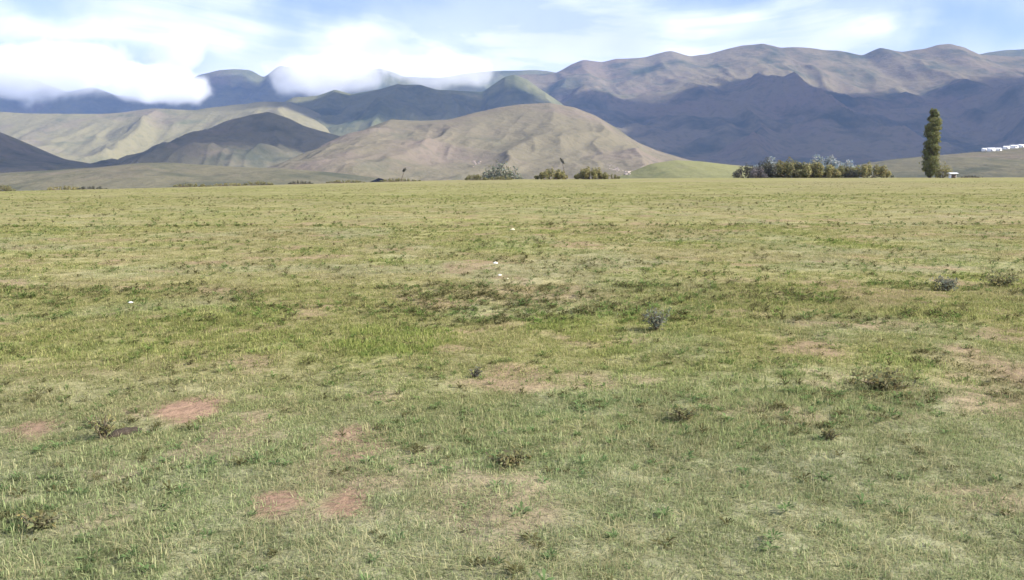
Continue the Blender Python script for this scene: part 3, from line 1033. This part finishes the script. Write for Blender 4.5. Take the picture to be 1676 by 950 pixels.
# ------------------------------------------------------------------ huts, rocks and litter
M_WHITE = plain_mat('white_limewash', (0.80, 0.80, 0.78), 0.08, 2)
M_ROOF = plain_mat('pale_metal_roof', (0.70, 0.71, 0.72), 0.1, 2, 0.5)
M_DOOR = plain_mat('dark_door_wood', (0.12, 0.09, 0.07), 0.2, 4)
M_ROCK = plain_mat('pale_pink_rock', (0.36, 0.29, 0.26), 0.25, 1.5)
M_RUB = plain_mat('pale_rubble', (0.40, 0.33, 0.30), 0.3, 0.6)
M_PAPER = plain_mat('white_scrap_paper', (0.80, 0.79, 0.74), 0.06, 30)
M_CREAM = plain_mat('cream_scrap_paper', (0.52, 0.49, 0.33), 0.08, 30)
M_SHADOW_LUMP = plain_mat('dark_hole_shade', (0.045, 0.036, 0.028), 0.4, 30, 1.0)  # near black: shade of a hole put into the colour


def box_vf(x0, x1, y0, y1, z0, z1):
    V = [(x, y, z) for z in (z0, z1) for y in (y0, y1) for x in (x0, x1)]
    return V, [(0, 2, 3, 1), (4, 5, 7, 6), (0, 1, 5, 4), (2, 6, 7, 3), (0, 4, 6, 2), (1, 3, 7, 5)]


def hut(px, row, H, w, d, h, label, z=None, Y=None, rz=0.0, group='white huts on the slope'):
    p = at(px, row, Y)
    z0 = p[2] if z is None else z
    root = empty('hut', (p[0], Y, z0))
    root.rotation_euler.z = rz
    v, f = box_vf(-w / 2, w / 2, -d / 2, d / 2, -1.5, h)
    make_mesh('wall', v, f, M_WHITE, root, smooth=False)
    e = 0.35
    rh = 0.9 * d / 5
    V = [(-w / 2 - e, -d / 2 - e, h + .02), (w / 2 + e, -d / 2 - e, h + .02), (w / 2 + e, d / 2 + e, h + .02), (-w / 2 - e, d / 2 + e, h + .02), (-w / 2 - e, 0, h + rh), (w / 2 + e, 0, h + rh)]
    me = bpy.data.meshes.new('roof')
    me.from_pydata(V, [], [(0, 1, 5, 4), (2, 3, 4, 5), (0, 4, 3), (1, 2, 5), (3, 2, 1, 0)])
    me.materials.append(M_ROOF)
    r = bpy.data.objects.new('roof', me)
    col.objects.link(r)
    r.parent = root
    v, f = box_vf(-0.45, 0.45, -d / 2 - .06, -d / 2 - .004, 0.02, min(2.0, h * .8))
    make_mesh('door', v, f, M_DOOR, root, smooth=False)
    if w > 3:
        v, f = box_vf(w * .22, w * .22 + .9, -d / 2 - .05, -d / 2 - .004, h * .4, h * .75)
        make_mesh('window', v, f, M_DOOR, root, smooth=False)
    tag(root, label, 'hut', group)


def on_hill(H, px, row):
    """first point of a hill surface that the line of sight through a pixel meets"""
    XX, YY, Z = H
    d = pdir(px, row)
    best = None
    for Y in np.linspace(YY.min(), YY.max(), 260):
        p = np.array([0, 0, CAM_H]) + d * (Y / d[1])
        if p[2] <= hill_z(H, p[0], p[1]):
            best = p
            break
    return best


for px, row, w, h, lab in [(1612, 246.5, 7, 2.6, 'white hut at the low end of the row on the slope'), (1622, 246, 8.5, 3.2, 'large bright white hut, second from the low end of the slope row'),
                           (1634, 245, 6, 2.4, 'white hut in the middle of the slope row'), (1647, 243, 7, 2.6, 'white hut above the middle of the slope row'),
                           (1659, 241.5, 9, 3.0, 'long white hut near the high end of the slope row'), (1672, 240, 8, 3.0, 'white hut at the high end of the row on the slope')]:
    hp = on_hill(H_RIGHT, px, row + 2)
    Yh = float(hp[1]) if hp is not None else 1080.0
    zh = hill_z(H_RIGHT, hp[0], hp[1]) if hp is not None else None
    hut(px, row + 2, None, w, 5, h, lab, z=zh, Y=Yh, rz=random.uniform(-.3, .3))
pz = at(1559, 285, 168)
hut(1559, 285, None, 1.0, 1.0, 0.85, 'tiny white shelter box at the field edge near the poplar', z=float(gz(pz[0], 168)), Y=168.0, group='white boxes at the field edge')


def rock(name, c, r, mat, label, cat, seed, flat=0.7, group=None, rough=0.4, nu=22, nv=14):
    U, Vv = np.meshgrid(np.linspace(0, 2 * np.pi, nu, endpoint=False), np.linspace(0.12, np.pi - 0.12, nv))
    dx, dy, dz = np.sin(Vv) * np.cos(U), np.sin(Vv) * np.sin(U), np.cos(Vv)
    k = 1 + rough * 2 * (fbm(dx + dz * .6 + seed, dy - dz * .5, 0.7, seed, 4) - 0.5)
    V = np.stack([r[0] * dx * k, r[1] * dy * k, r[2] * (dz * k + flat * 0.5)], -1).reshape(-1, 3)
    ii = np.arange(nu * nv).reshape(nv, nu)
    q = np.stack([ii[:-1], ii[1:], np.roll(ii[1:], -1, 1), np.roll(ii[:-1], -1, 1)], -1).reshape(-1, 4)
    caps = []
    V = np.vstack([V, V[ii[0]].mean(0), V[ii[-1]].mean(0)])
    t, b = len(V) - 2, len(V) - 1
    caps = [(t, int(ii[0][k]), int(ii[0][(k + 1) % nu]), int(ii[0][(k + 1) % nu])) for k in range(0)]
    o = make_mesh(name, V, q, mat, smooth=True)
    o.location = [float(v) for v in c]
    if label:
        tag(o, label, cat, group)
    return o


def pile(name, spots, smin, smax, mat, label, cat, kind, seed):
    """broken blocks lying on the hillsides"""
    rg = np.random.default_rng(seed)
    V, Fq = [], []
    for px, row in spots(rg):
        hits = [h for h in (on_hill(H_TAN, px, row), on_hill(H_MEAD, px, row)) if h is not None]
        if not hits:
            continue
        p = min(hits, key=lambda h: h[1])
        s_ = rg.uniform(smin, smax)
        v, f = box_vf(-s_, s_, -s_ * .7, s_ * .7, -s_ * .6, s_ * .5)
        a = rg.uniform(0, 6.28)
        o = len(V)
        for (x, y, z) in v:
            x, y, z = x + rg.normal(0, .25 * s_), y + rg.normal(0, .25 * s_), z + rg.normal(0, .25 * s_)
            V.append((p[0] + x * math.cos(a) - y * math.sin(a), p[1] + x * math.sin(a) + y * math.cos(a), p[2] + z))
        Fq += [tuple(i + o for i in q) for q in f]
    o = make_mesh(name, V, Fq, mat, smooth=False)
    tag(o, label, cat, kind=kind)


pile('rubble_scar', lambda g: [(778 + g.normal(0, 4), 266 + g.normal(0, 2.2)) for _ in range(26)], 0.7, 1.9, M_ROCK, 'pale pinkish rubble scar low on the tan hill', 'rubble', 'stuff', 3)
pile('rubble', lambda g: [(985 + 44 * t + g.normal(0, 3), 271 + 16 * t - 5 * g.random() ** 2 + g.normal(0, 1.2)) for t in g.random(150)], 0.35, 1.1, M_RUB, 'pale stony rubble strewn below the tan hill', 'rubble', 'stuff', 4)



def scrap(px, py, w, mat, label, seed):
    p = gpix(px, py)
    rg = np.random.default_rng(seed)
    n = 7
    X, Yy = np.meshgrid(np.linspace(-1, 1, n), np.linspace(-1, 1, n))
    Zz = 0.35 * rg.random((n, n)) + 0.5 * (1 - np.maximum(np.abs(X), np.abs(Yy))) + 0.15
    X = X + rg.normal(0, .1, X.shape)
    Yy = Yy + rg.normal(0, .1, X.shape)
    top = np.stack([X * w / 2, Yy * w * .4, Zz * w * .55], -1).reshape(-1, 3)
    bot = top - np.array([0, 0, w * .06])
    ii = np.arange(n * n).reshape(n, n)
    q = np.stack([ii[:-1, :-1], ii[:-1, 1:], ii[1:, 1:], ii[1:, :-1]], -1).reshape(-1, 4)
    ring = np.concatenate([ii[0, :-1], ii[:-1, -1], ii[-1, :0:-1], ii[:0:-1, 0]])
    side = np.stack([ring, ring + n * n, np.roll(ring, -1) + n * n, np.roll(ring, -1)], -1)
    o = make_mesh('scrap_of_paper', np.vstack([top, bot]), np.vstack([q, q[:, ::-1] + n * n, side]), mat, smooth=False)
    o.location = (p[0], p[1], p[2] + 0.025)
    tag(o, label, 'litter', 'scraps lying on the pasture')


scrap(811, 436, 0.075, M_PAPER, 'brightest crumpled white scrap lying on the pasture', 1)
scrap(818, 455, 0.05, M_PAPER, 'small white scrap just below the brightest crumpled scrap', 2)
scrap(831, 462, 0.035, M_CREAM, 'tiny cream scrap beside the small white scrap', 5)
scrap(839, 380, 0.12, M_CREAM, 'cream scrap lying far out beyond the white scraps', 3)
scrap(214, 500, 0.05, M_PAPER, 'lone white scrap in the olive grass far from the others', 4)


# small plants that stand out of the turf
def plant(px, py, w, h, leaf, label, n=220, name='weed_plant', stalks=10):
    p = gpix(px, py)
    rg = np.random.default_rng(int(px + py))
    root = empty(name, p)
    C, D, st = [], [], []
    for k in range(stalks):
        a = rg.uniform(0, 6.283)
        r = w * .5 * rg.uniform(.2, 1)
        tip = np.array([r * math.cos(a), r * .8 * math.sin(a), h * rg.uniform(.5, 1)])
        st.append(tube([(0, 0, -.02), tuple(tip * (.5, .5, .6)), tuple(tip)], [.004, .003, .0015], 4))
        m = n // stalks
        t = rg.uniform(.25, 1, m)[:, None]
        C.append(tip * t + rg.normal(0, .06 * w, (m, 3)))
        D.append(rg.normal(0, 1, (m, 3)) + (0, 0, .5))
    C = np.concatenate(C)
    C[:, 2] = np.abs(C[:, 2]) + .005
    leaves_mesh('foliage', C, np.concatenate(D), 0.028 * max(w, .15) + .007, M_LEAF[leaf], root, rg)
    v, f = join(st)
    make_mesh('stem', v, f, M_BARK, root)
    tag(root, label, 'plant', 'weed plants standing out of the turf')


plant(1074, 540, .42, .22, 'grey', 'wispy grey green plant standing above the lush turf', n=360, stalks=18)
plant(1550, 476, .50, .20, 'grey', 'grey bushy plant on the pasture below the poplar', n=420, stalks=20)
plant(778, 618, .13, .075, 'dark', 'dark little weed tuft beside a brown patch', n=160)
plant(835, 760, .30, .05, 'olive', 'olive leafy weed spreading between soil patches', n=320, stalks=16)
plant(1120, 690, .26, .08, 'olive', 'olive weed tuft next to the bluish turf', n=240)
plant(1356, 726, .16, .05, 'olive', 'small olive weed tuft in the straw coloured turf', n=180)
plant(168, 715, .20, .16, 'yellow', 'tall pale green weed beside the dark lump', n=200, stalks=14)
plant(1440, 640, .55, .09, 'olive', 'broad olive weed patch among brown dry weeds', n=420, stalks=22)
plant(1640, 468, .7, .14, 'olive', 'wide olive weed clump farther along from the grey bushy plant', n=420, stalks=22)
plant(60, 860, .26, .05, 'olive', 'fresh green weed near the corner of the worn turf', n=260, stalks=16)
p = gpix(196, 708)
rock('shadow_lump', (p[0], p[1], p[2] - .005), (.03, .11, .028), M_SHADOW_LUMP, 'dark lump standing in for a shadowed hole beside the tall pale weed', 'clod', 9, rough=.9, nu=40, nv=24).rotation_euler.z = -0.5  # low dark lump added where a shadowed hollow lies
